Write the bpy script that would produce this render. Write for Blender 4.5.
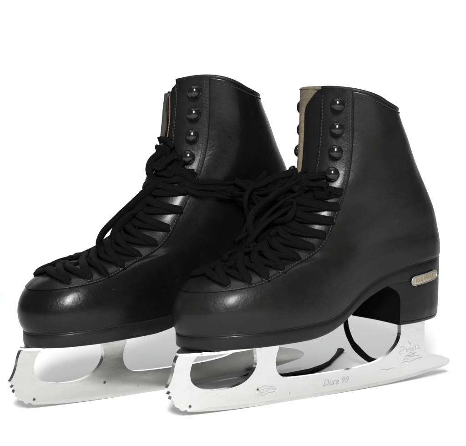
import bpy, bmesh, math, random
from mathutils import Vector, Matrix
R_ = math.radians
rng = random.Random(7)
for o in list(bpy.data.objects): bpy.data.objects.remove(o, do_unlink=True)
S = bpy.context.scene
COL = S.collection

# ------------------------------------------------------------------ camera
cam = bpy.data.cameras.new('camera'); camo = bpy.data.objects.new('camera', cam); COL.objects.link(camo)
cam.sensor_width = 36.0; cam.lens = 1060.0/466.0*36.0
cam.clip_start = 0.02; cam.clip_end = 50
camo.location = (0, -0.892, 0.189); camo.rotation_euler = (R_(90-4.0925), 0, 0)
S.camera = camo

# ------------------------------------------------------------------ light
W = bpy.data.worlds.new('World'); S.world = W; W.use_nodes = True
bg = W.node_tree.nodes['Background']; bg.inputs[0].default_value = (0.95, 0.97, 1.0, 1); bg.inputs[1].default_value = 0.11
S.view_settings.view_transform = 'Standard'; S.view_settings.look = 'None'
S.view_settings.exposure = 0.0; S.view_settings.gamma = 1.0

def area(name, loc, target, sx, sy, power, col=(1, 1, 1)):
    l = bpy.data.lights.new(name, 'AREA'); l.shape = 'RECTANGLE'; l.size = sx; l.size_y = sy; l.energy = power; l.color = col
    o = bpy.data.objects.new(name, l); COL.objects.link(o); o.location = loc
    d = Vector(target) - Vector(loc); o.rotation_euler = d.to_track_quat('-Z', 'Y').to_euler()
    return o
area('overhead_softbox', (0.0, -0.35, 1.8), (0, -0.20, 0), 1.5, 1.2, 13)
area('front_softbox', (-0.02, -1.35, 0.85), (0.0, 0.0, 0.05), 0.20, 0.50, 36)
area('backdrop_lamp', (0.0, 1.1, 1.6), (0.0, 2.3, 0.7), 2.4, 0.6, 31)

# ------------------------------------------------------------------ helpers
def tag(o, label=None, cat=None, group=None, kind=None):
    if label: o['label'] = label
    if cat: o['category'] = cat
    if group: o['group'] = group
    if kind: o['kind'] = kind
    return o

def link_mesh(name, verts, faces, mat, parent=None, smooth=True, mats=None, merge=0):
    me = bpy.data.meshes.new(name); me.from_pydata([tuple(v) for v in verts], [], faces); me.validate()
    bm = bmesh.new(); bm.from_mesh(me)
    if merge: bmesh.ops.remove_doubles(bm, verts=bm.verts, dist=merge)
    bmesh.ops.recalc_face_normals(bm, faces=bm.faces)
    bm.to_mesh(me); bm.free()
    if smooth:
        for p in me.polygons: p.use_smooth = True
    o = bpy.data.objects.new(name, me); COL.objects.link(o)
    for m in (mats or [mat]): me.materials.append(m)
    if parent: o.parent = parent
    return o

def cr(tab, t):
    """Catmull-Rom through equally spaced rows of a table"""
    n = len(tab); t = max(0.0, min(n-1-1e-9, t)); i = int(t); f = t-i
    g = lambda k: tab[max(0, min(n-1, k))]
    a, b, c, d = g(i-1), g(i), g(i+1), g(i+2)
    if i == 0: a = [2*x-y for x, y in zip(b, c)]
    if i+2 > n-1: d = [2*x-y for x, y in zip(c, b)]
    return [0.5*((2*q)+(-p+r)*f+(2*p-5*q+4*r-s)*f*f+(-p+3*q-3*r+s)*f**3) for p, q, r, s in zip(a, b, c, d)]

def lin(xs, ys, x):
    if x <= xs[0]: return ys[0]
    if x >= xs[-1]: return ys[-1]
    for i in range(len(xs)-1):
        if x <= xs[i+1]:
            f = (x-xs[i])/(xs[i+1]-xs[i]); return ys[i]+(ys[i+1]-ys[i])*f

def smooth_lin(xs, ys, x, w):
    return (lin(xs, ys, x-w)+lin(xs, ys, x-w/2)+lin(xs, ys, x)+lin(xs, ys, x+w/2)+lin(xs, ys, x+w))/5

def crv(pts, n):
    """smooth dense polyline through points (lists of floats)"""
    out = []; m = len(pts)
    for i in range((m-1)*n+1): out.append(cr(pts, i/n))
    return out

def sweep(pts, rx, ry, up=None, seg=10, power=1.0, caps=True, prof=None):
    """swept tube: pts Vectors, rx along side, ry along up; up: list of Vectors or None"""
    P = [Vector(p) for p in pts]; n = len(P); V = []; F = []
    last = None
    for i in range(n):
        t = (P[min(i+1, n-1)]-P[max(i-1, 0)])
        if t.length < 1e-9: t = Vector((1, 0, 0))
        t.normalize()
        if up is not None: u = Vector(up[i])
        elif last is None: u = Vector((0.1, 0.2, 1))
        else: u = last
        u = u-t*u.dot(t)
        if u.length < 1e-6: u = t.orthogonal()
        u.normalize(); last = u; s = t.cross(u)
        a = rx[i] if isinstance(rx, (list, tuple)) else rx
        b = ry[i] if isinstance(ry, (list, tuple)) else ry
        for k in range(seg):
            an = 2*math.pi*k/seg
            ca, sa = math.cos(an), math.sin(an)
            ca = math.copysign(abs(ca)**power, ca); sa = math.copysign(abs(sa)**power, sa)
            V.append(P[i]+s*(a*ca)+u*(b*sa))
    for i in range(n-1):
        for k in range(seg):
            F.append((i*seg+k, i*seg+(k+1) % seg, (i+1)*seg+(k+1) % seg, (i+1)*seg+k))
    if caps:
        F.append(tuple(range(seg))); F.append(tuple((n-1)*seg+k for k in range(seg)))
    return V, F

class MB:
    def __init__(s): s.V = []; s.F = []; s.U = []
    def add(s, V, F):
        b = len(s.V); s.V += [Vector(v) for v in V]; s.F += [tuple(i+b for i in f) for f in F]
    def build(s, name, mat, parent=None, smooth=True, merge=0):
        o = link_mesh(name, s.V, s.F, mat, parent, smooth, merge=merge)
        if len(s.U) == len(o.data.vertices):
            at = o.data.attributes.new('weave', 'FLOAT2', 'POINT')
            for i, u in enumerate(s.U): at.data[i].vector = u
        return o

def lathe(prof, M, seg=24):
    V = []; F = []; n = len(prof)
    for (r, z) in prof:
        for k in range(seg):
            a = 2*math.pi*k/seg; V.append(M @ Vector((r*math.cos(a), r*math.sin(a), z)))
    for i in range(n-1):
        for k in range(seg): F.append((i*seg+k, i*seg+(k+1) % seg, (i+1)*seg+(k+1) % seg, (i+1)*seg+k))
    F.append(tuple(range(seg))); F.append(tuple((n-1)*seg+k for k in range(seg)))
    return V, F

def frame(p, n, hint=Vector((0, 0, 1))):
    z = Vector(n).normalized(); x = hint-z*hint.dot(z)
    if x.length < 1e-5: x = z.orthogonal()
    x.normalize(); y = z.cross(x)
    M = Matrix((x, y, z)).transposed().to_4x4(); M.translation = p
    return M

# ------------------------------------------------------------------ materials
def mat(name): 
    m = bpy.data.materials.new(name); m.use_nodes = True; nt = m.node_tree
    return m, nt, nt.nodes['Principled BSDF']
def N(nt, t, **k):
    n = nt.nodes.new(t)
    for a, b in k.items():
        if a in n.inputs: n.inputs[a].default_value = b
        else: setattr(n, a, b)
    return n
def noise(nt, scale, detail=4, rough=0.5, vec=None):
    n = nt.nodes.new('ShaderNodeTexNoise'); n.inputs['Scale'].default_value = scale
    n.inputs['Detail'].default_value = detail; n.inputs['Roughness'].default_value = rough
    if vec: nt.links.new(vec, n.inputs['Vector'])
    return n
def ramp(nt, src, stops):
    r = nt.nodes.new('ShaderNodeValToRGB'); nt.links.new(src, r.inputs[0])
    e = r.color_ramp.elements
    while len(e) < len(stops): e.new(0.5)
    for i, (p, c) in enumerate(stops):
        e[i].position = p; e[i].color = (c, c, c, 1) if not isinstance(c, tuple) else (*c, 1)
    return r

def leather(name, base, rough, grain=1.0, scuff=0.5):
    m, nt, b = mat(name); tc = N(nt, 'ShaderNodeTexCoord'); ob = tc.outputs['Object']; L = nt.links.new
    big = noise(nt, 28, 5, 0.6, ob); fine = noise(nt, 900, 3, 0.6, ob)
    vor = nt.nodes.new('ShaderNodeTexVoronoi'); vor.inputs['Scale'].default_value = 750; L(ob, vor.inputs['Vector'])
    wr = noise(nt, 70, 6, 0.62, ob); wr.inputs['Distortion'].default_value = 1.2
    c = ramp(nt, big.outputs[0], [(0.3, tuple(x*0.75 for x in base)), (0.7, tuple(x*1.35 for x in base))])
    # fine pale scuff marks
    sp = noise(nt, 160, 8, 0.75, ob); sr = ramp(nt, sp.outputs[0], [(0.655, 0.0), (0.72, 1.0)])
    mx = N(nt, 'ShaderNodeMix', data_type='RGBA'); L(sr.outputs[0], mx.inputs[0]); L(c.outputs[0], mx.inputs[6]); mx.inputs[7].default_value = (0.085*scuff+base[0], 0.085*scuff+base[1], 0.080*scuff+base[2], 1)
    L(mx.outputs[2], b.inputs['Base Color']); b.inputs['Specular IOR Level'].default_value = 0.15; b.inputs['Coat Weight'].default_value = 0.13; b.inputs['Coat Roughness'].default_value = 0.20
    rr = ramp(nt, wr.outputs[0], [(0.3, rough*0.82), (0.7, min(1, rough*1.25))]); L(rr.outputs[0], b.inputs['Roughness'])
    b1 = N(nt, 'ShaderNodeBump', Strength=0.14*grain, Distance=0.0003); L(vor.outputs['Distance'], b1.inputs['Height'])
    b2 = N(nt, 'ShaderNodeBump', Strength=0.22, Distance=0.0005); L(wr.outputs[0], b2.inputs['Height']); L(b1.outputs[0], b2.inputs['Normal'])
    b3 = N(nt, 'ShaderNodeBump', Strength=0.35, Distance=0.003); L(big.outputs[0], b3.inputs['Height']); L(b2.outputs[0], b3.inputs['Normal'])
    L(b3.outputs[0], b.inputs['Normal'])
    return m
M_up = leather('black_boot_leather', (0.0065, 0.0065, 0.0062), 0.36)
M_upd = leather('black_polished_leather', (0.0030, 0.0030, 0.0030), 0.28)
M_stay = leather('eyestay_leather', (0.0050, 0.0050, 0.0050), 0.33)
M_sole = leather('lacquered_sole_edge', (0.0055, 0.0055, 0.0053), 0.40, 0.3, 1.0)
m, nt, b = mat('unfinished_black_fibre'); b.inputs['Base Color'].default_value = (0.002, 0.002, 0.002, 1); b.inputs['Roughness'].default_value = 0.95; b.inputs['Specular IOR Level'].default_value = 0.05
M_shade = m  # near-black that paints the shade under the arch into the heel's colour
m, nt, b = mat('black_tongue_suede'); b.inputs['Base Color'].default_value = (0.0035, 0.0035, 0.0035, 1); b.inputs['Roughness'].default_value = 0.85; b.inputs['Specular IOR Level'].default_value = 0.12
M_tong = m
M_pipe = leather('edge_binding_leather', (0.006, 0.006, 0.006), 0.5, 0.3, 0)
M_line = leather('grey_lining_leather', (0.16, 0.13, 0.10), 0.8, 0.4)

m, nt, b = mat('tan_felt'); ob = N(nt, 'ShaderNodeTexCoord').outputs['Object']
n1 = noise(nt, 420, 5, 0.7, ob); c = ramp(nt, n1.outputs[0], [(0.3, (0.065, 0.052, 0.030)), (0.7, (0.15, 0.12, 0.078))])
nt.links.new(c.outputs[0], b.inputs['Base Color']); b.inputs['Roughness'].default_value = 0.95
bb = N(nt, 'ShaderNodeBump', Strength=0.6, Distance=0.0008); nt.links.new(n1.outputs[0], bb.inputs['Height']); nt.links.new(bb.outputs[0], b.inputs['Normal'])
M_felt = m
M_feltg = leather('grey_felt_backing', (0.035, 0.033, 0.030), 0.7, 1.0)
m, nt, b = mat('black_woven_lace'); ob = N(nt, 'ShaderNodeTexCoord').outputs['Object']; L = nt.links.new
n1 = noise(nt, 1700, 3, 0.7, ob); n2 = noise(nt, 150, 3, 0.6, ob)
at = nt.nodes.new('ShaderNodeAttribute'); at.attribute_name = 'weave'; sx = N(nt, 'ShaderNodeSeparateXYZ'); L(at.outputs['Vector'], sx.inputs[0])
def mth(op, a, b_=None):
    n = N(nt, 'ShaderNodeMath', operation=op)
    for k, v in enumerate((a, b_)):
        if v is None: continue
        if isinstance(v, (int, float)): n.inputs[k].default_value = v
        else: L(v, n.inputs[k])
    return n.outputs[0]
a1 = mth('MULTIPLY', sx.outputs[0], 5200.0); a2 = mth('MULTIPLY', sx.outputs[1], 22.0)
s1 = mth('SINE', mth('ADD', a1, a2)); s2 = mth('SINE', mth('SUBTRACT', a1, a2))
wv = mth('ADD', mth('MULTIPLY', mth('MULTIPLY', s1, s2), 0.5), 0.5)
hh = mth('ADD', wv, mth('MULTIPLY', n1.outputs[0], 0.9))
cc = mth('MULTIPLY', wv, n2.outputs[0]); c = ramp(nt, cc, [(0.05, (0.0008, 0.0008, 0.0008)), (0.6, (0.0042, 0.0042, 0.0042))])
L(c.outputs[0], b.inputs['Base Color']); b.inputs['Roughness'].default_value = 0.7; b.inputs['Specular IOR Level'].default_value = 0.08
bb = N(nt, 'ShaderNodeBump', Strength=0.9, Distance=0.0005); L(hh, bb.inputs['Height']); L(bb.outputs[0], b.inputs['Normal'])
M_lace = m
m, nt, b = mat('black_lacquered_metal'); b.inputs['Base Color'].default_value = (0.006, 0.006, 0.006, 1); b.inputs['Roughness'].default_value = 0.17; b.inputs['Specular IOR Level'].default_value = 0.35
M_hook = m
m, nt, b = mat('black_thread'); b.inputs['Base Color'].default_value = (0.006, 0.006, 0.006, 1); b.inputs['Roughness'].default_value = 0.7
M_thread = m
m, nt, b = mat('stitch_sheen_thread'); b.inputs['Base Color'].default_value = (0.011, 0.011, 0.011, 1); b.inputs['Roughness'].default_value = 0.6
M_thread2 = m
m, nt, b = mat('tan_thread'); b.inputs['Base Color'].default_value = (0.17, 0.12, 0.06, 1); b.inputs['Roughness'].default_value = 0.7
M_tthread = m

def chrome(name, base, r0, r1, spots):
    m, nt, b = mat(name); ob = N(nt, 'ShaderNodeTexCoord').outputs['Object']; L = nt.links.new
    mp = N(nt, 'ShaderNodeMapping'); mp.inputs['Scale'].default_value = (1, 1, 3); L(ob, mp.inputs[0])
    n1 = noise(nt, 60, 5, 0.6, mp.outputs[0]); n2 = noise(nt, 330, 6, 0.72, ob); n3 = noise(nt, 1600, 2, 0.6, ob)
    rr = ramp(nt, n1.outputs[0], [(0.3, r0), (0.7, r1)]); L(rr.outputs[0], b.inputs['Roughness'])
    sp = ramp(nt, n2.outputs[0], [(0.66, 0.0), (0.74, spots)])
    mx = N(nt, 'ShaderNodeMix', data_type='RGBA'); L(sp.outputs[0], mx.inputs[0]); mx.inputs[6].default_value = (*base, 1); mx.inputs[7].default_value = (0.2, 0.17, 0.13, 1)
    vo = nt.nodes.new('ShaderNodeTexVoronoi'); vo.inputs['Scale'].default_value = 105; L(ob, vo.inputs['Vector'])
    sx = N(nt, 'ShaderNodeSeparateColor'); L(vo.outputs['Color'], sx.inputs[0])
    r1 = N(nt, 'ShaderNodeMath', operation='MULTIPLY_ADD'); L(sx.outputs[0], r1.inputs[0]); r1.inputs[1].default_value = .30; r1.inputs[2].default_value = -.13
    nd = N(nt, 'ShaderNodeMath', operation='MULTIPLY_ADD'); L(n3.outputs[0], nd.inputs[0]); nd.inputs[1].default_value = .10; L(r1.outputs[0], nd.inputs[2])
    lt = N(nt, 'ShaderNodeMath', operation='SUBTRACT'); L(nd.outputs[0], lt.inputs[0]); L(vo.outputs['Distance'], lt.inputs[1])
    ls = ramp(nt, lt.outputs[0], [(0.0, 0.0), (0.05, 1.0)])
    spx = N(nt, 'ShaderNodeSeparateXYZ'); L(ob, spx.inputs[0]); fx = N(nt, 'ShaderNodeMapRange'); L(spx.outputs[0], fx.inputs[0]); fx.inputs[1].default_value = .12; fx.inputs[2].default_value = .20
    mu = N(nt, 'ShaderNodeMath', operation='MULTIPLY'); L(ls.outputs[0], mu.inputs[0]); L(fx.outputs[0], mu.inputs[1])
    m2 = N(nt, 'ShaderNodeMix', data_type='RGBA'); L(mu.outputs[0], m2.inputs[0]); L(mx.outputs[2], m2.inputs[6]); m2.inputs[7].default_value = (0.09, 0.07, 0.05, 1)
    L(m2.outputs[2], b.inputs['Base Color']); b.inputs['Metallic'].default_value = 1.0
    bb = N(nt, 'ShaderNodeBump', Strength=0.12, Distance=0.0004); L(n2.outputs[0], bb.inputs['Height'])
    b2 = N(nt, 'ShaderNodeBump', Strength=0.06, Distance=0.0002); L(n3.outputs[0], b2.inputs['Height']); L(bb.outputs[0], b2.inputs['Normal'])
    L(b2.outputs[0], b.inputs['Normal'])
    return m
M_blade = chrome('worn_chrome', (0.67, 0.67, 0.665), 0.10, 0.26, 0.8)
M_bladel = chrome('darker_chrome', (0.56, 0.56, 0.55), 0.10, 0.26, 0.8)  # far blade: same chrome with a darker base colour
M_edge = chrome('ground_steel', (0.62, 0.62, 0.61), 0.25, 0.42, 0.5)
M_plate = chrome('chrome_plate', (0.85, 0.84, 0.82), 0.15, 0.3, 1.0)
m, nt, b = mat('etched_mark'); b.inputs['Base Color'].default_value = (0.46, 0.46, 0.46, 1); b.inputs['Roughness'].default_value = 0.6; b.inputs['Metallic'].default_value = 0.6
M_etch = m
m, nt, b = mat('rust'); b.inputs['Base Color'].default_value = (0.10, 0.07, 0.045, 1); b.inputs['Roughness'].default_value = 0.9
M_rust = m
m, nt, b = mat('brass_badge'); ob = N(nt, 'ShaderNodeTexCoord').outputs['Object']
n1 = noise(nt, 500, 5, 0.7, ob); c = ramp(nt, n1.outputs[0], [(0.3, (0.28, 0.24, 0.17)), (0.7, (0.55, 0.52, 0.45))]); nt.links.new(c.outputs[0], b.inputs['Base Color']); b.inputs['Metallic'].default_value = 0.7; b.inputs['Roughness'].default_value = 0.4
M_badge = m
m, nt, b = mat('badge_rim'); b.inputs['Base Color'].default_value = (0.38, 0.36, 0.31, 1); b.inputs['Metallic'].default_value = 0.8; b.inputs['Roughness'].default_value = 0.35
M_brim = m
m, nt, b = mat('badge_letter'); b.inputs['Base Color'].default_value = (0.20, 0.14, 0.07, 1); b.inputs['Roughness'].default_value = 0.6
M_blet = m
m, nt, b = mat('white_backdrop'); ob = N(nt, 'ShaderNodeTexCoord').outputs['Object']
n1 = noise(nt, 3, 3, 0.5, ob); c = ramp(nt, n1.outputs[0], [(0.3, 0.90), (0.7, 0.92)]); nt.links.new(c.outputs[0], b.inputs['Base Color']); b.inputs['Roughness'].default_value = 0.7; b.inputs['Specular IOR Level'].default_value = 0.2
M_back = m

# ------------------------------------------------------------------ setting: white sweep
GZ = -0.0049
prof = [(-2.2, 0)]+[(y, 0) for y in (-1, 0, 1.0, 1.6)]
for k in range(1, 13):
    a = k/12*math.pi/2; prof.append((1.6+0.7*math.sin(a), 0.7-0.7*math.cos(a)))
prof.append((2.3, 2.6))
V = []; F = []
for x in (-3, 3):
    for (y, z) in prof: V.append((x, y, z+GZ))
n = len(prof)
for i in range(n-1): F.append((i, i+1, n+i+1, n+i))
o = link_mesh('floor', V, F, M_back); tag(o, 'seamless white paper sweep under and behind the skates', None, None, 'structure')

# ------------------------------------------------------------------ skate geometry
#            Fx     Fz     Bx     Bz     w.12  w.35  w.55  w.72  w.88
ST = [
 [.2590, .0530, .0235, .0980, .0310, .0270, .0355, .0410, .0340],
 [.2625, .0610, .0225, .1030, .0320, .0280, .0365, .0420, .0350],
 [.2630, .0710, .0225, .1080, .0322, .0290, .0365, .0415, .0350],
 [.2590, .0815, .0230, .1130, .0322, .0300, .0360, .0400, .0335],
 [.2505, .0900, .0240, .1180, .0320, .0305, .0350, .0375, .0305],
 [.2370, .0962, .0255, .1230, .0315, .0310, .0335, .0345, .0265],
 [.2200, .1000, .0275, .1290, .0310, .0315, .0325, .0315, .0235],
 [.2030, .1050, .0300, .1360, .0305, .0325, .0325, .0300, .0225],
 [.1875, .1130, .0335, .1440, .0300, .0335, .0335, .0300, .0225],
 [.1745, .1240, .0385, .1530, .0290, .0345, .0345, .0310, .0228],
 [.1640, .1385, .0445, .1630, .0280, .0350, .0360, .0320, .0232],
 [.1570, .1550, .0515, .1740, .0275, .0355, .0375, .0335, .0240],
 [.1522, .1735, .0580, .1850, .0275, .0360, .0385, .0335, .0225],
 [.1500, .1940, .0645, .1970, .0280, .0370, .0390, .0330, .0215],
 [.1490, .2135, .0715, .2080, .0285, .0375, .0400, .0330, .0210],
 [.1485, .2335, .0775, .2180, .0290, .0380, .0405, .0335, .0212],
]
TN = len(ST)-1
WX = [.018, .04, .072, .10, .12, .136, .152, .175, .20, .235, .26, .275]
WZ = [.099, .100, .0965, .088, .0775, .0665, .0605, .0590, .0582, .0562, .0535, .0520]
BX_ = [.0, .082, .092, .100, .121, .139, .156, .172, .20, .235, .27]
BZ_ = [.084, .084, .0825, .0785, .0685, .0580, .0515, .0490, .0480, .0460, .0435]
def welt_z(x): return smooth_lin(WX, WZ, x, .008)
def bot_z(x): return smooth_lin(BX_, BZ_, x, .005)

def heel_z(x): return .0495+max(0, .082-x)*.055
class Last:
    """the parametric surface of one boot: t runs from sole to cuff, phi round the ring (0 = front, + = camera side)"""
    def __init__(s, side, top_dx=0.0, top_dz=0.0, widen=0.0, toe_dx=0.0, lean=0.0, roll=0.0):
        s.side = side; s.cache = {}; s.dx = top_dx; s.dz = top_dz; s.wd = widen; s.tx = toe_dx; s.ln = lean; s.roll = roll
    def P(s, t, phi):
        r = cr(ST, t); Fx, Fz, Bx, Bz = r[:4]; w = r[4:]
        u = (1+math.cos(phi))/2
        sk = (.12, .35, .55, .72, .88)
        sn = [2*math.sqrt(a*(1-a)) for a in sk]
        Ws = [w[i]/sn[i] for i in range(5)]
        rows = [[Ws[0]*1.14]]+[[q] for q in Ws]+[[Ws[4]*1.04]]
        xs = [0]+list(sk)+[1]
        # cubic in index space
        k = 0
        while k < 5 and u > xs[k+1]: k += 1
        Wv = cr(rows, k+(u-xs[k])/(xs[k+1]-xs[k]))[0]
        y = Wv*math.sin(phi)
        x = Bx+(Fx-Bx)*u; z = Bz+(Fz-Bz)*u
        if t < 5.5:
            base = ST[0]; x0 = base[2]+(base[0]-base[2])*u; z0 = base[3]+(base[1]-base[3])*u
            z += (welt_z(x0)-z0)*max(0, 1-t/5.5)**1.3
        if t > 12:
            f = (t-12)/3; z -= (.0055*f*f*max(0, min(1, (u-.62)/.38))**2 if s.side < 0 else 0)
            z += f*(.005*u-.0055*(1-u))*math.sin(phi)**2
        if y < 0 and t > 10.5: y *= 1-(.30 if s.side > 0 else .50)*min(1, (t-10.5)/2.5)*max(0, min(1, (u-.45)/.4))
        if y < 0 and t > 12.5 and s.side < 0: z -= .016*((t-12.5)/2.5)**1.5*u*min(1, -y/.004)
        # toe leans to the inner side, toe box slightly full
        f = max(0, (u-.5)/.5); y += -s.side*.0065*f*f*max(0, 1-t/9)
        y += math.tan(s.roll)*z
        x += s.tx*min(1, max(0, (x-.14)/.08))
        # cuff adjustments (this boot's own wear)
        if z > .10:
            y += s.ln*(z-.10)
            g = min(1, (z-.10)/.065); g = g*g*(3-2*g)
            x += s.dx*g*(1+.35*(1-u)); z += s.dz*g; y *= 1+s.wd*g
        return Vector((x, y, z))
    def N(s, t, phi):
        e = 1e-3
        t0 = max(0, t-.02); t1 = min(TN, t+.02)
        a = s.P(t1, phi)-s.P(t0, phi); b = s.P(t, phi+e)-s.P(t, phi-e)
        n = b.cross(a)
        c = s.P(t, 0)*.5+s.P(t, math.pi)*.5
        if n.length < 1e-12: n = s.P(t, phi)-c
        n.normalize()
        if n.dot(s.P(t, phi)-c) < 0: n = -n
        return n
    def arc(s, t):
        k = round(t, 3)
        if k not in s.cache:
            n = 160; L = [0]; p = s.P(t, 0)
            for i in range(1, n+1):
                q = s.P(t, math.pi*i/n); L.append(L[-1]+(q-p).length); p = q
            L2 = [0]; p = s.P(t, 0)
            for i in range(1, n+1):
                q = s.P(t, -math.pi*i/n); L2.append(L2[-1]+(q-p).length); p = q
            s.cache[k] = (L, L2)
        return s.cache[k]
    def phi(s, t, a):
        """angle whose arc length from the front centre line is a (signed)"""
        L = s.arc(t)[0 if a >= 0 else 1]; v = abs(a); n = len(L)-1
        lo, hi = 0, n
        while hi-lo > 1:
            m_ = (lo+hi)//2
            if L[m_] <= v: lo = m_
            else: hi = m_
        f = min(1, max(0, (v-L[lo])/(L[hi]-L[lo]+1e-12)))
        return math.copysign(math.pi*(lo+f)/n, a if a else 1)
    def S(s, t, a, h=0.0):
        ph = s.phi(t, a); return s.P(t, ph)+s.N(t, ph)*h
    def SN(s, t, a): return s.N(t, s.phi(t, a))
    def B(s, t, a, h=0.0):
        """like S but measured from the back centre line"""
        L = s.arc(t)[0 if a >= 0 else 1]; return s.S(t, math.copysign(L[-1]-abs(a), a if a else 1), h)

T0 = 5.05
FAR_GAP = [1.0]; NEAR_GAP = [1.0]
def gap(t, sg=1):
    if t <= T0: return 0.0
    if sg < 0 and t > 10.5: return lin([10.5, 11.6, 12.5, 15], [.0089, .0115*FAR_GAP[0], .0140*FAR_GAP[0], .0145*FAR_GAP[0]], t)
    return lin([T0, 5.15, 5.35, 5.7, 6.5, 9, 11, 12.5, 15], [0, .0028, .0048, .0062, .0075, .009, .0090, .0105*NEAR_GAP[0], .0115*NEAR_GAP[0]], t)
def stay_w(t):   # outer border of the eyestay, arc length from the front centre line
    return lin([3.38, 3.42, 3.48, 3.6, 3.75, 3.95, 4.3, 4.8, 5.5, 6.5, 7.8, 9.1, 9.8, 11.0, 11.85, 15], [.001, .027, .038, .0500, .0565, .0610, .0645, .0655, .0640, .0585, .0500, .0415, .0388, .0386, .0377, .0362], t)

BLADE = [(266.5,40.5),(268.5,36),(270.5,28),(273,22),(275.4,18.6)]
PICKS = [(275.2,17.4),(272.6,15.6),(274.3,13.9),(271.7,12.1),(272.7,10.0),(269.9,8.8),(270.1,6.4),(267.1,5.6),(266.7,3.3),(263.7,2.8),(262.8,.5),(259.8,1.1),(258.2,-.6)]
BOTTOM = [(250,-1.7),(240,-2.7),(224,-3.8),(205,-4.4),(180,-4.8),(157,-4.9),(117,-4.5),(80,-3.6),(60,-2.6),(40,-.8),(27,1.0),(12,3.0)]
TAIL = [(4.5,4.3),(1.0,6.2),(.1,8.0),(1.0,9.6),(3.8,11.0),(11,13.8),(25.3,16.8),(28.8,18.4),(29.6,21),(29.6,46.2)]
REAR = [(56,46.2),(55.8,37),(57.4,32),(60.8,27),(68.9,21),(78,17),(88.8,14.8),(107,13.3),(130,12.8),(152,12.8),(168,13.4),(176,15.6),(180.3,20.5),(181.3,27),(180.2,33),(178.4,38),(177.2,46.5)]
HOLE1 = [(199.6,45.5),(199.0,36),(198.3,29.8),(200.4,23.3),(206.2,17.3),(213.5,13.8),(224,12.1),(237,12.5),(248,15.2),(254.6,19.8),(256.5,26),(255.4,32),(253,36.5),(249,39.6),(243,42.0)]

def smooth_poly(pts, n=4):
    return [tuple(p) for p in crv([list(p) for p in pts], n)]

def extrude_poly(poly, th, name, mat_, parent, bev=0.0003):
    bm = bmesh.new(); vs = [bm.verts.new((x/1000, -th/2, z/1000)) for x, z in poly]
    f = bm.faces.new(vs); r = bmesh.ops.extrude_face_region(bm, geom=[f])
    for v in r['geom']:
        if isinstance(v, bmesh.types.BMVert): v.co.y = th/2
    bmesh.ops.triangulate(bm, faces=[q for q in bm.faces if len(q.verts) > 4])
    bmesh.ops.recalc_face_normals(bm, faces=bm.faces)
    me = bpy.data.meshes.new(name); bm.to_mesh(me); bm.free(); me.materials.append(mat_)
    o = bpy.data.objects.new(name, me); COL.objects.link(o); o.parent = parent
    if bev:
        md = o.modifiers.new('bevel', 'BEVEL'); md.width = bev; md.segments = 2; md.limit_method = 'ANGLE'; md.angle_limit = R_(50)
    return o

def plate(name, outline, zf, th, parent, mat_):
    bm = bmesh.new(); vs = [bm.verts.new((x, y, zf(x)-th)) for x, y in outline]
    f = bm.faces.new(vs); r = bmesh.ops.extrude_face_region(bm, geom=[f])
    for v in r['geom']:
        if isinstance(v, bmesh.types.BMVert): v.co.z += th
    bmesh.ops.recalc_face_normals(bm, faces=bm.faces)
    me = bpy.data.meshes.new(name); bm.to_mesh(me); bm.free(); me.materials.append(mat_)
    o = bpy.data.objects.new(name, me); COL.objects.link(o); o.parent = parent
    md = o.modifiers.new('bevel', 'BEVEL'); md.width = .0006; md.segments = 2; md.limit_method = 'ANGLE'; md.angle_limit = R_(40)
    return o

def text_mesh(body, size, depth, M, name, mat_, parent, shear=0.0, spacing=1.0):
    cu = bpy.data.curves.new(name, 'FONT'); cu.body = body; cu.size = size; cu.extrude = depth; cu.shear = shear; cu.space_character = spacing
    cu.align_x = 'CENTER'; cu.align_y = 'CENTER'; cu.resolution_u = 3
    o = bpy.data.objects.new(name, cu); COL.objects.link(o)
    dg = bpy.context.evaluated_depsgraph_get(); me = bpy.data.meshes.new_from_object(o.evaluated_get(dg))
    bpy.data.objects.remove(o, do_unlink=True)
    me.transform(M); me.name = name; me.materials.clear(); me.materials.append(mat_)
    o = bpy.data.objects.new(name, me); COL.objects.link(o); o.parent = parent
    return o

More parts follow.
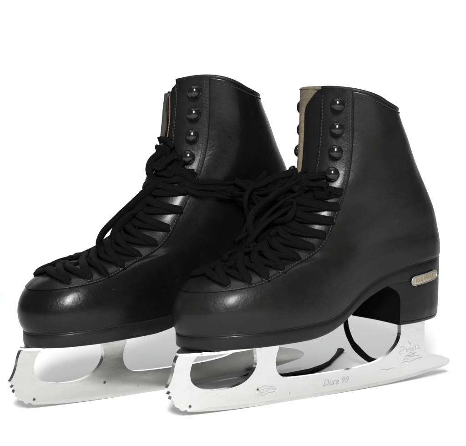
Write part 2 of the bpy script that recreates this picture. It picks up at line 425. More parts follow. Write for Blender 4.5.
def make_blade(root, M_blade):
    top = smooth_poly(BLADE, 4)
    bot = smooth_poly([PICKS[-1]]+BOTTOM+[TAIL[0]], 3)
    tail = smooth_poly(TAIL[:7], 4)+smooth_poly(TAIL[6:9], 3)[1:]+[TAIL[9]]
    rear = [REAR[0]]+smooth_poly(REAR[1:], 4)
    hole = smooth_poly(HOLE1, 4)
    # body stops 3 mm above the ice, the thinner ground runner fills the rest
    up = [(x, z+lin([0, 20, 240, 262], [0, 3.0, 3.0, 0], x)) for x, z in bot[1:-1]]
    body = top+PICKS+up+tail+rear+hole
    b_ = extrude_poly(body, .0042, 'blade', M_blade, root, .00035)
    r_poly = [p for p in bot if 2 < p[0] < 260]
    run = r_poly+[(x, z+lin([0, 20, 240, 262], [0, 3.4, 3.4, 0], x)) for x, z in reversed(r_poly)]
    extrude_poly(run, .0034, 'runner', M_edge, b_, 0)
    tp = []
    half = [(.2660,.0),(.2652,.003),(.2620,.007),(.2550,.0130),(.244,.0180),(.225,.0225),(.200,.021),(.180,.0185),(.165,.0165),(.158,.0145),(.1555,.010)]
    hs = crv([list(p) for p in half], 3)
    o1 = [(x, y) for x, y in hs]+[(x, -y) for x, y in reversed(hs[1:])]
    tp = plate('toe_plate', o1, lambda x: bot_z(x)-.0009, .0026, b_, M_plate)
    half = [(.0690,.0),(.0685,.005),(.0665,.009),(.060,.012),(.050,.015),(.036,.014),(.029,.010),(.0262,.005),(.0255,0)]
    hs = crv([list(p) for p in half], 3)
    o1 = [(x, y) for x, y in hs]+[(x, -y) for x, y in reversed(hs[1:-1])]
    hp = plate('heel_plate', o1, heel_z, .0030, b_, M_plate)
    # screws whose heads show at the plate edges
    for (x, y) in ((.235,.013),(.235,-.013),(.205,.012),(.205,-.012),(.170,.009),(.170,-.009),(.062,.008),(.062,-.008),(.030,.010),(.030,-.010)):
        z = (bot_z(x)-.0033) if x > .1 else heel_z(x)-.0030
        Mx = frame(Vector((x, y, z)), (0, 0, -1)); Vv, Ff = lathe([(.0034, -.0002), (.0033, .0005), (.002, .0013), (.0004, .0016)], Mx, 16)
        link_mesh('screw', Vv, Ff, M_plate, b_)
    return b_

def make_sole(root, A):
    nph = 180; V = []; F = []
    out = []
    for i in range(nph):
        ph = 2*math.pi*i/nph; p = A.P(0, ph); q = A.P(0, ph+.01); r = A.P(0, ph-.01)
        tn = q-r; n = Vector((tn.y, -tn.x, 0)).normalized()
        if n.dot(Vector((p.x-.13, p.y*3, 0))) < 0: n = -n
        out.append((p, n))
    rows = [(-.010, 0), (-.0006, .0), (.0002, .05), (.0005, .2), (.0006, .6), (.0006, .88), (.0003, .97), (-.0004, 1.0), (-.008, 1.0)]
    for (e, f) in rows:
        for (p, n) in out:
            x = p.x+n.x*e; y = p.y+n.y*e; zb = bot_z(p.x); zt = welt_z(p.x)+.0005
            V.append((x, y, zb+(zt-zb)*f))
    R = len(rows)
    for j in range(R-1):
        for i in range(nph): F.append((j*nph+i, j*nph+(i+1) % nph, (j+1)*nph+(i+1) % nph, (j+1)*nph+i))
    for base in (0, (R-1)*nph):
        for i in range(nph//2-1+1):
            a, b_ = i, (i+1); c_, d_ = (nph-i-1) % nph, (nph-i) % nph
            q = [base+a, base+b_, base+c_, base+d_]
            q2 = []
            for v in q:
                if v not in q2: q2.append(v)
            if len(q2) >= 3: F.append(tuple(q2))
    so = link_mesh('sole', V, F, M_sole, root)
    # pale nicks and a welt groove line
    mb = MB(); pts = []; ups = []
    for i in range(nph+1):
        p, n = out[i % nph]; pts.append(Vector((p.x+n.x*.0001, p.y+n.y*.0001, welt_z(p.x)+.0008))); ups.append(Vector((0, 0, 1)))
    Vv, Ff = sweep(pts, .0006, .0006, ups, 8, caps=False); mb.add(Vv, Ff); mb.build('welt', M_pipe, so)
    # heel block
    levels = [(.0490, .0818, -.0016), (.0496, .0822, -.0006), (.0515, .0822, -.0002), (.0518, .0820, -.0005), (.0522, .0822, 0), (.060, .0822, .0003), (.070, .0826, .0005), (.0745, .0840, .0005), (.0775, .0868, .0005), (.0797, .0905, .0005), (.0828, .0965, .00045), (.0846, .100, .0003), (.086, .102, -.003)]
    V = []; F = []; nn = 40; nb = 10; cnt = 2*nn+nb
    for (z, xb, e) in levels:
        def side_pts(sg):
            res = []
            lo, hi = .3, math.pi
            for _ in range(40):
                m_ = (lo+hi)/2
                if A.P(0, m_*sg).x > xb: lo = m_
                else: hi = m_
            for i in range(nn):
                ph = (lo+(math.pi-lo)*i/(nn-1 if sg > 0 else nn))*sg
                p = A.P(0, ph); q = A.P(0, ph+.01); r = A.P(0, ph-.01); tn = q-r; n = Vector((tn.y, -tn.x, 0)).normalized()
                if n.y*sg < 0 and abs(p.y) > .004: n = -n
                if abs(p.y) <= .004 and n.x > 0: n = -n
                tp_ = 1-.03*(.09-z)/.04
                xx = (p.x+n.x*e) if p.x < xb-.002 else min(xb, p.x+n.x*e)
                res.append(Vector((xx, (p.y+n.y*e)*tp_, z+(heel_z(xx)-.0490)*max(0, min(1, (.086-z)/.037)))))
            return res
        a = side_pts(1); b2 = side_pts(-1)
        ring = a+list(reversed(b2))
        p0, p1 = ring[-1], ring[0]
        for i in range(nb):
            f = (i+1)/(nb+1); q = p0.lerp(p1, f); q.x -= .0022*math.sin(math.pi*f)
            ring.append(q)
        V += ring
    for j in range(len(levels)-1):
        for i in range(cnt): F.append((j*cnt+i, j*cnt+(i+1) % cnt, (j+1)*cnt+(i+1) % cnt, (j+1)*cnt+i))
    F.append(tuple(range(cnt))); F.append(tuple((len(levels)-1)*cnt+i for i in range(cnt)))
    he = link_mesh('heel', V, F, M_sole, root, mats=[M_sole, M_shade])
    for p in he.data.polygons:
        if p.normal.x > .75 or (p.normal.z < -.5 and p.center.z > .07): p.material_index = 1  # breast and underside faces get their shade as a darker colour
    he.data.set_sharp_from_angle(angle=R_(50))
    return so, he

def stitches(A, line, name, parent, m_, spacing=.0026, ln=.0019, r=.00038, h=.0004):
    """line: list of (t,a) ; little thread bumps along it"""
    dense = []
    for q in crv([list(p) for p in line], 24): dense.append(A.S(q[0], q[1], h))
    L = [0]
    for i in range(1, len(dense)): L.append(L[-1]+(dense[i]-dense[i-1]).length)
    nrm = [A.SN(*q) for q in crv([list(p) for p in line], 24)]
    mb = MB(); d = 0
    def at(d):
        for i in range(1, len(L)):
            if L[i] >= d:
                f = (d-L[i-1])/(L[i]-L[i-1]+1e-12); return dense[i-1].lerp(dense[i], f), nrm[i]
        return dense[-1], nrm[-1]
    while d+ln < L[-1]:
        a, n = at(d); c_, _ = at(d+ln/2); b2, _ = at(d+ln)
        Vv, Ff = sweep([a-n*r*1.2, a.lerp(c_, .3)+n*r*.3, c_+n*r*.6, b2.lerp(c_, .3)+n*r*.3, b2-n*r*1.2], r, r*.8, [n]*5, 6); mb.add(Vv, Ff); d += spacing
    return mb.build(name, m_, parent)

def strip_part(A, ts, a0f, a1f, h0, name, mat_, parent, na=14, thick=.0009, fromback=False):
    """a raised leather overlay between two border curves"""
    V = []; F = []
    fn = A.B if fromback else A.S
    rows = len(ts)
    for t in ts:
        a0, a1 = a0f(t), a1f(t)
        for k in range(na+1):
            f = k/na; a = a0+(a1-a0)*f
            edge = min(f, 1-f)*abs(a1-a0); hh = h0-thick if k in (0, na) else h0
            V.append(fn(t, a, hh))
            if k in (0, na): pass
    # squeeze second columns close to the border so the edge reads crisp
    w = na+1
    for r, t in enumerate(ts):
        a0, a1 = a0f(t), a1f(t); sg = 1 if a1 > a0 else -1; e = min(.0007, abs(a1-a0)*.2)
        V[r*w+1] = fn(t, a0+sg*e*.3, h0-thick*.25); V[r*w+2] = fn(t, a0+sg*e*1.5, h0)
        V[r*w+na-1] = fn(t, a1-sg*e*.3, h0-thick*.25); V[r*w+na-2] = fn(t, a1-sg*e*1.5, h0)
    for r in range(rows-1):
        for k in range(na): F.append((r*w+k, r*w+k+1, (r+1)*w+k+1, (r+1)*w+k))
    return link_mesh(name, V, F, mat_, parent)

def hook(A, t, a, root):
    p = A.S(t, a, .0012); n = A.SN(t, a); Mx = frame(p, n)
    prof = [(.0058, -.001), (.0058, .0003), (.0050, .0009), (.0026, .0012), (.0023, .0028), (.0040, .0033), (.0052, .0040), (.0056, .0050), (.0053, .0062), (.0043, .0074), (.0027, .0082), (.0004, .0085)]
    Vv, Ff = lathe([(r_*.93, z_) for r_, z_ in prof], Mx, 28); h_ = link_mesh('lace_hook', Vv, Ff, M_hook, root)
    return h_

EY = [3.95, 4.05, 4.25, 4.85, 6.15, 7.5, 8.5, 9.4, 10.15, 10.8]
EA = [.0290, .0430, .0530, .0575, .0510, .0425, .0388, .0365, .0350, .0342]
EC = [4.9, 6.2, 6.95, 7.55, 8.15, 8.75, 9.3, 9.85, 10.4, 10.95]
HK = [11.65, 12.52, 13.4, 14.35]
FAR_HOOK = [.0085]
def hook_a(t, sg=1): return .0248 if sg > 0 else gap(t, -1)+FAR_HOOK[0]

def lace(mb, pts, rx=.0026, ry=.0013, ups=None, n=8, power=.8):
    P = crv([list(p) for p in pts], n)
    U = crv([list(u) for u in ups], n) if ups else None
    L = 0; rxs = []; rys = []; Ls = []
    ph = rng.random()*6
    for i in range(len(P)):
        if i: L += (Vector(P[i])-Vector(P[i-1])).length
        rxs.append((rx[min(i, len(rx)-1)] if isinstance(rx, list) else rx)*(1+.05*math.sin(L*260+ph)+.015*math.sin(L*2100))); rys.append(ry*(1+.07*math.sin(L*210+ph))); Ls.append(L+ph)
    Vv, Ff = sweep(P, rxs, rys, U, 16, power); mb.add(Vv, Ff)
    for l_ in Ls:
        for k in range(16): mb.U.append((l_, abs(((k+4) % 16)-8)/8))

def make_skate(name, loc, rz, side, label, near, **kw):
    root = bpy.data.objects.new(name, None); COL.objects.link(root); root.location = loc; root.rotation_euler = (0, 0, rz); root.empty_display_size = .05
    tag(root, label, 'ice skate', 'pair of black figure skates')
    A = Last(side, **kw)
    FAR_HOOK[0] = .0085 if near else .0190
    FAR_GAP[0] = 1.0 if near else .55; NEAR_GAP[0] = 1.0 if near else .68
    root.rotation_euler = (kw.get('roll', 0.0), 0, rz)
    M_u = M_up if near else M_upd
    # ---- upper
    rows = 110; cols = 150; V = []; F = []
    ts = sorted([TN*i/rows for i in range(rows+1)]+[T0+.003, T0+.03, T0+.1])
    for t in ts:
        g = gap(t); pa = A.phi(t, g) if g > 0 else 0; pb = 2*math.pi+(A.phi(t, -gap(t, -1)) if g > 0 else 0)
        for i in range(cols+1):
            f = i/cols
            V.append(A.P(t, pa+(pb-pa)*f))
    w = cols+1
    for r in range(len(ts)-1):
        for k in range(cols): F.append((r*w+k, r*w+k+1, (r+1)*w+k+1, (r+1)*w+k))
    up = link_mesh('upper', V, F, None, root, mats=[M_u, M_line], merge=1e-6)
    md = up.modifiers.new('thickness', 'SOLIDIFY'); md.thickness = .0030; md.offset = -1; md.material_offset = 1; md.material_offset_rim = 0; md.use_even_offset = False
    # ---- collar binding round the rim, and eyestay edge
    pts = []; ups = []
    g = gap(TN); L1, L2 = A.arc(TN)
    n_ = 90
    for i in range(n_+1):
        a = g+(L1[-1]-g)*i/n_; pts.append(A.S(TN, a, -.0012)); ups.append(A.SN(TN, a))
    g = gap(TN, -1)+(0 if near else .010)
    for i in range(1, n_+1):
        a = -(L2[-1]-(L2[-1]-g)*i/n_); pts.append(A.S(TN, a, -.0012)); ups.append(A.SN(TN, a))
    Vv, Ff = sweep(pts, .0015, .0022, ups, 10, .85); link_mesh('collar_binding', Vv, Ff, M_pipe, up)
    # ---- eyestays
    tt = [3.385, 3.40, 3.41, 3.42, 3.44, 3.47, 3.5, 3.55, 3.6, 3.66, 3.72]+[3.8+(TN-3.8)*i/110 for i in range(111)]
    for sg in (1, -1):
        es = strip_part(A, tt, lambda t: sg*(gap(t, sg) if t > T0+.12 else -.0012), lambda t: sg*(stay_w(t)+gap(t, sg)-gap(t)), .0010 if sg > 0 else .00085, 'eyestay', M_stay, up, thick=.0011)
        tl = [(t, sg*(stay_w(t)-.0022)) for t in [3.47, 3.55, 3.68, 3.85, 4.2, 4.7, 5.3, 5.8, 6.3, 7, 8, 9, 10, 10.6, 11.2, 11.7, 12.3, 13, 14, 14.85]]
        stitches(A, tl, 'stitching', es, M_thread2, h=.0012)
        tl = [(t, sg*(stay_w(t)-.0040)) for t in [10.8, 11.3, 11.8, 12.3, 13, 14, 14.85]]
        stitches(A, tl, 'stitching', es, M_thread, h=.0012)
        tl = [(t, sg*(gap(t, sg)+.0022)) for t in [11.6, 12.3, 13, 14, 14.8]]
        stitches(A, tl, 'stitching', es, M_thread2, h=.0012)
        # eyelet rings
        for t, a in zip(EY, EA):
            a *= sg; p = A.S(t, a, .0011); nn_ = A.SN(t, a); Mx = frame(p, nn_)
            Vv, Ff = lathe([(.0032, -.0006), (.0031, .0003), (.0024, .0006), (.0017, .0001), (.0014, -.0008)], Mx, 18); link_mesh('eyelet', Vv, Ff, M_pipe, es)
        for t in HK: hook(A, t, sg*hook_a(t, sg), es)
    # top stitch line below the collar
    for sg in (1, -1):
        L = A.arc(14.7)[0][-1]
        stitches(A, [(14.72, sg*(gap(15)+.003+(L-gap(15)-.012)*i/12)) for i in range(13)], 'stitching', up, M_thread, h=.0003)
    # back strap
    tb = [4.2+(14.9-4.2)*i/60 for i in range(61)]
    bsw = lambda t: lin([4.2, 7, 10, 12, 15], [.013, .0105, .0085, .008, .0095], t)
    V = []; F = []; na = 16
    for t in tb:
        wv = bsw(t)
        for k in range(na+1):
            a = -wv+2*wv*k/na; hh = .0011
            if k in (0, na): hh = -.0002
            if k in (1, na-1): a *= (.985/(.875)) if True else 1; hh = .0009
            L = A.arc(t)[0 if a >= 0 else 1][-1]
            V.append(A.S(t, (L-abs(a))*(1 if a >= 0 else -1), hh))
    w = na+1
    for r in range(len(tb)-1):
        for k in range(na): F.append((r*w+k, r*w+k+1, (r+1)*w+k+1, (r+1)*w+k))
    link_mesh('back_strap', V, F, M_pipe, up)
    # ---- tongue: follows the front line below the flaps
    V = []; F = []; nt_ = 80; na = 14
    ttop = 15.25 if near else 14.9
    tg = [4.9+(ttop-4.9)*i/nt_ for i in range(nt_+1)]
    def tong(t, f, dh=0.0):
        tc = min(t, TN); base = A.P(tc, 0); n = A.N(tc, 0)
        wv = lin([4.9, 6, 9, 12, 14, 16], [.010, .014, .016, .0150, .0140, .0140], t) if f > 0 else lin([4.9, 6, 9, 12, 14, 16], [.010, .014, .016, .0165, .0160, .0150] if near else [.010, .014, .016, .0120, .0100, .0020], t)
        h = lin([4.9, 6, 9, 11, 12.5, 15, 16], [-.0042, -.0040, -.0042, -.0040, -.0030, -.0020, -.0005], t)
        p = base+n*(h+dh)
        if t > TN: p += Vector((.0020, 0, .0035))*(t-TN)*1.2
        if not near and t > 12.6: p.z -= .0105*min(1, (t-12.6)/2.3)**1.4*max(0, min(1, .35-f))
        ang = f*1.0; rr = wv
        # bend round: lateral y and backwards along -n
        return p+Vector((0, 1, 0))*(rr*math.sin(ang)/math.sin(1.0))-n*(rr*(1-math.cos(ang))*.75)
    for t in tg:
        for k in range(na+1): V.append(tong(t, -1+2*k/na))
    w = na+1
    for r in range(nt_):
        for k in range(na): F.append((r*w+k, r*w+k+1, (r+1)*w+k+1, (r+1)*w+k))
    to = link_mesh('tongue', V, F, M_tong, root); md = to.modifiers.new('thickness', 'SOLIDIFY'); md.thickness = .003; md.offset = -1
    # tan felt fold of the tongue lining along its far edge and top
    if True:
        V = []; F = []; tf = [11.6+(ttop+.1-11.6)*i/36 for i in range(37)]; na = 10
        for t in tf:
            f1 = lin([11.6, 14.1, 14.4, 14.95, 15.3], [-.42, -.40, -.25, .5, .8] if near else [-.72, -.72, -.72, -.6, .5], t)
            for k in range(na+1):
                f = -1.0+(f1+1.0)*k/na; V.append(tong(t, f, .0026 if 0 < k < na else -.0002))
        w = na+1
        for r in range(36):
            for k in range(na): F.append((r*w+k, r*w+k+1, (r+1)*w+k+1, (r+1)*w+k))
        fo = link_mesh('tongue_lining', V, F, M_felt if near else M_feltg, to); md = fo.modifiers.new('thickness', 'SOLIDIFY'); md.thickness = .0024; md.offset = -1
    if not near:
        gl = [tong(12+2.8*k/40, -.30+.25*math.sin(k/40*math.pi), .0006) for k in range(41)]
        mbt = MB(); k = 0
        while k < 40:
            a, b2 = gl[k], gl[k].lerp(gl[k+1], .75); c_ = (a+b2)/2+Vector((.0004, 0, 0)); Vv, Ff = sweep([a, c_, b2], .0004, .0004, None, 6); mbt.add(Vv, Ff); k += 1
        mbt.build('edge_stitching', M_tthread, to)
    make_sole(root, A)
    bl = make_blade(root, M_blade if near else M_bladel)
    return root, A, up, bl

TH_R = R_(33); TH_L = 0.6165203950
nroot, NA, nup, nbl = make_skate('ice_skate', (.18324, 0, 0), math.pi+TH_R, 1, 'black leather figure skate in front on the right, with brass badge on its heel', True)
froot, FA, fup, fbl = make_skate('ice_skate', (.06128, .03006, 0), math.pi+TH_L, -1, 'black figure skate behind on the left, its front loosely hung with a knotted lace loop', False, top_dx=-.0095, top_dz=.0125, toe_dx=.0045, lean=.04)

# ------------------------------------------------------------------ laces of each boot
def boot_laces(root, A, seed):
    rng.seed(seed)
    mb = MB(); n = len(EY)
    def bar(e0, tc, e1, lift, rx):
        """one crossing: eyelet e0 -> over the instep ridge at tc -> eyelet e1, each (t, a)"""
        (t0, a0), (t1, a1) = e0, e1; spec = []
        spec.append((t0-.02, a0*1.06, -.0016)); spec.append((t0, a0*1.015, .0014))
        for f in (.10, .3, .55, .8): spec.append((t0+(tc-t0)*f, a0*(1-f), .0030+lift*f))
        spec.append((tc, 0, .0030+lift))
        for f in (.8, .55, .3): spec.append((t1+(tc-t1)*f, a1*(1-f), .0026+lift*f*.6))
        spec.append((t1+(tc-t1)*.08, a1*.93, .0008)); spec.append((t1, a1*1.0, -.0006))
        j = rng.uniform(-.10, .10); pts = []; ups = []; tw = rng.uniform(-.5, .5)
        for k, (t, a, h) in enumerate(spec):
            w_ = math.sin(math.pi*k/(len(spec)-1)); t_ = t+j*w_
            nn_ = A.SN(t_, a); p = A.S(t_, a, h+rng.uniform(-.0001, .0003)*w_)
            pts.append(p); ups.append((nn_+Vector((rng.uniform(-.12, .12)+tw*w_, rng.uniform(-.12, .12), 0))).normalized())
        lace(mb, pts, rx, .0015*rng.uniform(.9, 1.2), ups)
    for i in range(n):
        e0n, e0f = (EY[i], EA[i]), (EY[i], -EA[i])
        if i+1 < n:
            tc = (EC[i]*.45+EC[i+1]*.55); e1n, e1f = (EY[i+1], EA[i+1]), (EY[i+1], -EA[i+1])
        else:
            tc = EC[i]+.45; e1n, e1f = (HK[0], hook_a(HK[0])*.95), (HK[0], -hook_a(HK[0], -1)*.95)
        bar(e0f, tc+.08, e1n, .0006, .0028*rng.uniform(.9, 1.1))
        bar(e0n, tc-.04, e1f, .0022, .0031*rng.uniform(.92, 1.12))
    bar((EY[0], EA[0]), EC[0], (EY[0], -EA[0]), .0004, .0031)
    return mb.build('lace', M_lace, root)
FAR_HOOK[0] = .0085; FAR_GAP[0] = 1.0
boot_laces(nroot, NA, 3)
boot_laces(froot, FA, 5)

def strand(mb, pts, rx=.0030, ry=.0017, n=8):
    P = [Vector(p) for p in pts]
    ph = rng.random()*6; U = [Vector((math.cos(ph+i*.35), math.sin(ph+i*.35), .9)) for i in range(len(P))]
    lace(mb, P, rx, ry, U, n, .85)
LOOSE_L = [
 [(0.1366, 0.022, 0.1664), (0.1409, 0.016, 0.1697), (0.1498, 0.014, 0.1635), (0.1583, 0.01, 0.1582), (0.1676, 0.006, 0.1505), (0.1784, 0.003, 0.1406), (0.1891, 0.0, 0.1308), (0.197, 0.0, 0.1235), (0.2005, 0.0, 0.116), (0.1977, 0.001, 0.1106), (0.1901, 0.003, 0.1118), (0.181, 0.004, 0.1161), (0.17, 0.004, 0.1250), (0.159, 0.006, 0.1347)],
 [(0.150, .006, .159), (0.1665, 0.007, 0.1442), (0.1778, 0.007, 0.1361), (0.1861, 0.004, 0.1279), (0.1886, 0.002, 0.1202), (0.1849, 0.002, 0.1136), (0.1763, 0.008, 0.1124), (.168, .015, .117)],
 [(0.1366, 0.014, 0.1664), (0.1429, 0.010, 0.1571), (0.1507, 0.004, 0.1597), (0.1565, 0.002, 0.1688), (0.155, 0.002, 0.1776), (0.1490, 0.005, 0.1839), (0.1426, 0.01, 0.1868), (0.1396, 0.014, 0.1805)],
 [(0.1484, 0.0, 0.1883), (0.1466, 0.006, 0.1868), (0.1439, 0.012, 0.1821), (0.1403, 0.018, 0.1759), (0.1361, 0.024, 0.1681), (0.1300, 0.028, 0.1600)],
 [(0.1435, 0.004, 0.1946), (0.1418, 0.010, 0.1899), (0.142, 0.016, 0.1821), (0.1399, 0.022, 0.1728), (0.1331, 0.029, 0.1666)],
 [(0.1421, 0.008, 0.1648), (0.1449, 0.014, 0.1751), (0.145, 0.012, 0.1852), (0.1416, 0.004, 0.1923)],
 [(0.1355, 0.026, 0.1780), (0.1383, 0.026, 0.1787), (0.1426, 0.018, 0.1712), (0.1428, 0.004, 0.1674), (.139, -.008, .166)],
 [(0.1330, 0.030, 0.1700), (0.1393, 0.026, 0.1707), (0.1446, 0.016, 0.1760), (0.1448, 0.002, 0.1800), (.141, -.010, .179)],
]
BANDS = [
 [(0.1422, 0.018, 0.1713), (0.1394, 0.028, 0.166), (0.1323, 0.034, 0.1622), (0.122, 0.038, 0.1621), (0.1089, 0.041, 0.1619), (0.095, 0.043, 0.1625), (0.086, 0.048, 0.1609), (0.0793, 0.056, 0.1633), (0.0732, 0.066, 0.1689), (0.0673, 0.076, 0.1729), (0.0622, 0.088, 0.1738), (0.0601, 0.102, 0.1712), (.064, .108, .166)],
 [(0.1422, 0.018, 0.1685), (0.1394, 0.028, 0.1623), (0.1323, 0.034, 0.159), (0.122, 0.038, 0.1575), (0.1089, 0.041, 0.1573), (0.095, 0.043, 0.1578), (0.086, 0.048, 0.1571), (0.0793, 0.056, 0.1586), (0.0732, 0.066, 0.1643), (0.0673, 0.076, 0.1683), (0.0622, 0.088, 0.1701), (0.0601, 0.102, 0.1705), (.064, .110, .164)],
 [(0.1422, 0.018, 0.1662), (0.1394, 0.028, 0.1592), (0.1323, 0.034, 0.1562), (0.122, 0.038, 0.1536), (0.1089, 0.041, 0.1534), (0.095, 0.043, 0.1539), (0.086, 0.048, 0.154), (0.0792, 0.056, 0.1547), (0.0732, 0.066, 0.1604), (0.0673, 0.076, 0.1644), (0.0622, 0.088, 0.1671), (0.0601, 0.102, 0.1682), (.064, .110, .164)]]
mb = MB()
for q in LOOSE_L: strand(mb, q, .0034, .0021)
for q in BANDS: strand(mb, [Vector(p)+Vector((rng.uniform(-1, 1), rng.uniform(-1, 1), rng.uniform(-1.6, 1)))*.0016 for p in q], .0036, .0017)
strand(mb, [(0.0900, 0.041, 0.1560), (0.0840, 0.046, 0.1610), (0.0776, 0.050, 0.1694)], .0026, .0016)
def wander(mb, f, n, k, rx=.0030, ry=.0016):
    """f(u, v, w) -> point for u,v,w in 0..1 ; n loose strands of k bends"""
    for _ in range(n):
        u, v, w_ = rng.random(), rng.random(), rng.random(); pts = []
        for _ in range(k):
            pts.append(f(u, v, w_)); u = min(1, max(0, u+rng.uniform(-.42, .42))); v = min(1, max(0, v+rng.uniform(-.42, .42))); w_ = min(1, max(0, w_+rng.uniform(-.3, .3)))
        strand(mb, pts, rx*rng.uniform(.85, 1.1), ry*rng.uniform(.85, 1.15))
rng.seed(21)
wander(mb, lambda u, v, w_: FA.S(11.0+1.4*u, .003+.014*v, .003+.007*w_), 5, 5)
for k in range(6):
    path = []; sag = rng.uniform(.004, .020); oy = rng.uniform(-.004, .004); oz = rng.uniform(-.005, .003)
    m_ = 3+rng.randrange(0, 2)
    for i_, p in enumerate(BANDS[k % 3][m_:m_+7]):
        f = i_/6; path.append(Vector(p)+Vector((rng.uniform(-.003, .003), oy+rng.uniform(-.002, .002)*1.5+.004, oz-sag*math.sin(math.pi*f)+rng.uniform(-.003, .003))))
    strand(mb, path, .0032, .0016)
for q in ([(.088,.046,.158),(.080,.052,.150),(.083,.056,.138),(.094,.058,.131),(.104,.060,.138),(.106,.060,.150),(.098,.056,.158)],
          [(.078,.054,.160),(.082,.060,.146),(.096,.066,.134),(.112,.070,.124),(.124,.072,.118)],
          [(.072,.064,.164),(.084,.068,.152),(.100,.072,.146),(.112,.074,.134),(.110,.076,.120)]):
    strand(mb, q, .0030, .0016)
mb.build('knotted_lace', M_lace, froot)
LOOSE_R = [
 [(0.134, 0.004, 0.1735), (0.1494, 0.006, 0.1671), (0.1649, 0.002, 0.1612), (0.1781, -0.004, 0.153), (0.1882, -0.012, 0.1416), (0.1951, -0.018, 0.1279), (0.1992, -0.02, 0.1143), (0.1964, -0.016, 0.1073), (0.1872, -0.008, 0.1074), (0.178, 0.0, 0.1117), (.168, .008, .120)],
 [(0.1413, 0.008, 0.168), (0.1607, 0.006, 0.1552), (0.1745, 0.0, 0.1478), (0.1854, -0.008, 0.1357), (0.1941, -0.014, 0.1205), (0.2023, -0.018, 0.109), (0.2143, -0.016, 0.1023), (0.223, -0.008, 0.1012), (0.2194, 0.004, 0.1049)],
 [(0.1483, 0.002, 0.1721), (0.1601, -0.002, 0.1656), (0.1661, -0.004, 0.1596), (0.1651, -0.004, 0.152), (0.1577, 0.0, 0.1511), (0.1493, 0.008, 0.1559)],
 [(.152, .010, .158), (0.1606, 0.004, 0.1493), (0.1763, 0.0, 0.1396), (0.1886, -0.006, 0.1299), (0.1968, -0.01, 0.1179), (0.1943, -0.006, 0.1120), (0.1858, 0.002, 0.1145), (0.173, 0.008, 0.1209)],
 [(.120, .026, .164), (.136, .020, .166), (.148, .008, .167), (.150, -.008, .163), (.144, -.020, .158)],
 [(.122, .027, .158), (.138, .019, .160), (.152, .006, .160), (.154, -.008, .155), (.146, -.022, .150)],
]
mb = MB(); rng.seed(33)
for q in LOOSE_R: strand(mb, q, .0030, .0016)
wander(mb, lambda u, v, w_: NA.S(9.2+2.2*u, -.034+.042*v, .004+.008*w_), 9, 6)
wander(mb, lambda u, v, w_: NA.S(6.0+2.6*u, -.030+.034*v, .003+.006*w_), 6, 5)
wander(mb, lambda u, v, w_: NA.S(10.6+.6*u, .0+.026*v, .003+.006*w_), 4, 5)
mb.build('loose_lace', M_lace, nroot)
# lace end hanging behind the heel, and the one lying on the floor with its tip
mb = MB()
strand(mb, [(.150, -.030, .125), (.128, -.036, .108), (0.1076, -0.0421, 0.0897), (0.0849, -0.0521, 0.0703), (0.0659, -0.0600, 0.0539), (0.0620, -0.0621, 0.0414), (0.0602, -0.0621, 0.0308), (0.0540, -0.0621, 0.0188), (0.0431, -0.0621, 0.0080), (0.0326, -0.0621, 0.0010), (0.0195, -0.0640, -0.0022), (.008, -.068, -.0028), (-.004, -.076, -.0030)], .0029, .0022)
strand(mb, [(x_+.004*(1-i_/8), y_-.012*(1-i_/8), -.0028) for i_, (x_, y_) in enumerate([(.160, -.105), (0.1484, -0.0880), (0.1384, -0.0745), (0.1337, -0.0661), (0.1264, -0.0600), (0.1127, -0.0610), (0.097, -0.0654), (0.0798, -0.0737), (0.0590, -0.0880)])], [.0036]*40+[.0036-.0018*k/24 for k in range(25)], .0017)
lo = mb.build('hanging_lace', M_lace, nroot)
Vv, Ff = sweep([Vector((0.0600, -0.0872, -0.0028)), Vector((.046, -.0995, -.0028)), Vector((0.0301, -0.1133, -0.0028)), Vector((.018, -.1245, -.0028)), Vector((0.0121, -0.1300, -0.0028))], [.0017, .0016, .0019, .0028, .0036], [.0015, .0015, .0016, .0018, .0020], None, 12)
link_mesh('lace_tip', Vv, Ff, M_lace, lo)


# ------------------------------------------------------------------ badge and marks
def heel_pt(A, x, z, off):
    lo, hi = .3, math.pi
    for _ in range(40):
        m_ = (lo+hi)/2
        if A.P(0, m_).x > x: lo = m_
        else: hi = m_
    p = A.P(0, lo); q = A.P(0, lo+.01); r = A.P(0, lo-.01); tn = q-r; n = Vector((tn.y, -tn.x, 0)).normalized()
    if n.y < 0: n = -n
    return Vector((p.x+n.x*off, p.y+n.y*off, z)), n

def badge(A, root, sg, heel):
    # an oblong plate with rounded ends, bent to the heel
    xc, zc = .0600, .0862; hl, hw = .0140, .0034; V = []; F = []; nx = 24; ny = 6
    def pt(u, v, off):
        x = xc-u*hl; z = zc+v*hw+u*.0022
        p, n = heel_pt(A, x, z, .0014+off)
        return Vector((p.x, sg*p.y if sg < 0 else p.y, p.z))
    for i in range(nx+1):
        u = -1+2*i/nx; e = max(0, abs(u)-(1-hw/hl))/(hw/hl); wv = math.sqrt(max(0, 1-e*e)) if e > 0 else 1
        for j in range(ny+1):
            v = (-1+2*j/ny)*max(.05, wv); V.append(pt(u, v, .0008))
    for i in range(nx):
        for j in range(ny): F.append((i*(ny+1)+j, i*(ny+1)+j+1, (i+1)*(ny+1)+j+1, (i+1)*(ny+1)+j))
    bo = link_mesh('badge', V, F, M_badge, heel); md = bo.modifiers.new('t', 'SOLIDIFY'); md.thickness = .001; md.offset = -1
    loop = []
    k = 60
    for i in range(k+1):
        an = 2*math.pi*i/k; cx = hl-hw
        u = (math.copysign(cx, math.cos(an))+hw*math.cos(an))/hl if abs(math.cos(an)) > 1e-6 else 0
        loop.append(pt(u, math.sin(an), .0009))
    # insert straight runs by interpolation is implicit in the polyline
    Vv, Ff = sweep(loop, .00045, .0005, [Vector((0, sg, 0))]*len(loop), 8, caps=False); link_mesh('badge_rim', Vv, Ff, M_brim, bo)
    return bo
hn = [c for c in nroot.children if c.name.startswith('heel')][0]
hf = [c for c in froot.children if c.name.startswith('heel')][0]
bo = badge(NA, nroot, 1, hn)
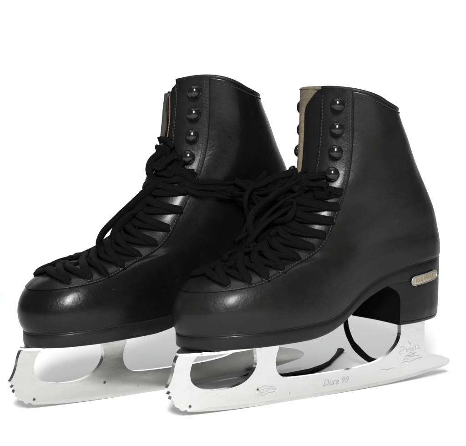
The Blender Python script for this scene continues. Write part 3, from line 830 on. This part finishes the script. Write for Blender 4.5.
bl_ = text_mesh('RISPORT', .0044, .0002, Matrix.Identity(4), 'badge_lettering', M_blet, bo, 0, 1.25)
for v in bl_.data.vertices:
    u = v.co.x/.0140; x = .0600-v.co.x; z = .0862+v.co.y+u*.0022
    p, n = heel_pt(NA, x, z, .0014+.0009+v.co.z); v.co = p

def mark_M(x, z, y=.00225, rot=0):
    # text facing the camera side (+y of the skate): reading direction runs towards the heel (-x)
    X = Vector((-math.cos(rot), 0, math.sin(rot))); Y = Vector((math.sin(rot), 0, math.cos(rot))); Z = Vector((0, 1, 0))
    Mx = Matrix((X, Y, Z)).transposed().to_4x4(); Mx.translation = Vector((x, y, z)); return Mx
for (rt, bb_) in ((nbl, nbl),):
    text_mesh('Dura 99', .0075, .00005, mark_M(.1235, .0050), 'blade_lettering', M_etch, rt, .3, 1.0)


def etch_lines(lines, name, parent, w=.00028):
    mb = MB()
    for ln in lines:
        P = [Vector((x/1000, .00218, z/1000)) for x, z in crv([list(p) for p in ln], 5)]
        Vv, Ff = sweep(P, [w*rng.uniform(.6, 1.3) for _ in P], .00012, [Vector((0, 1, 0))]*len(P), 6); mb.add(Vv, Ff)
    return mb.build(name, M_etch, parent)
rng.seed(11)
etch_lines([[(198,8.6),(194,9.6),(190,9.9),(187,9.0),(184,8.6),(181.5,7.2),(181,5.8)], [(197,6.2),(194,7.4),(191,7.8),(188,7.3),(185,7.5),(182,6.2)],
            [(197.5,4.2),(194,3.0),(191,3.4),(188,4.2),(185,4.4),(182,4.6)], [(196.6,7.8),(196.2,6),(197,4.6)], [(195.4,6.6),(194.8,4.8),(193.2,5.2)], [(192.5,6.6),(192,5.0)], [(190,6.4),(189.3,5.4),(188,6.2)]], 'crest_mark', nbl)
etch_lines([[(57,24.5),(54,26),(52,24.6),(54.5,22.4),(57.5,21.6),(56,19.4)], [(50.3,24),(49,20.6),(47.4,23.4)], [(45.6,24.4),(45,21),(43,23.6),(42,20.8)], [(41,25.4),(39.4,23.8),(39,21.4)],
            [(37.6,25.6),(35.4,24),(37,22.4),(34.4,21.6)]], 'heel_lettering', nbl, .00024)
etch_lines([[(48,30),(46.4,27.4),(44.6,26.8)], [(52,16.6),(48,17.4),(44,16),(40,17),(36,16.2)], [(47,18.8),(44.6,19.8),(42,18.6),(39.6,19.4)], [(56,11.8),(50,12.8),(44,12.6),(38,14.0),(33,14.6)],
            [(54,13.8),(51,15),(47,14.6)], [(50,18.0),(45,17.6),(41,18.2)], [(78,8.6),(74,9.2),(70,8.4),(66,9.2),(62,8.8)]], 'heel_crest_mark', nbl, .00028)

S.render.engine = 'CYCLES'
S.render.resolution_x = 1024; S.render.resolution_y = 980
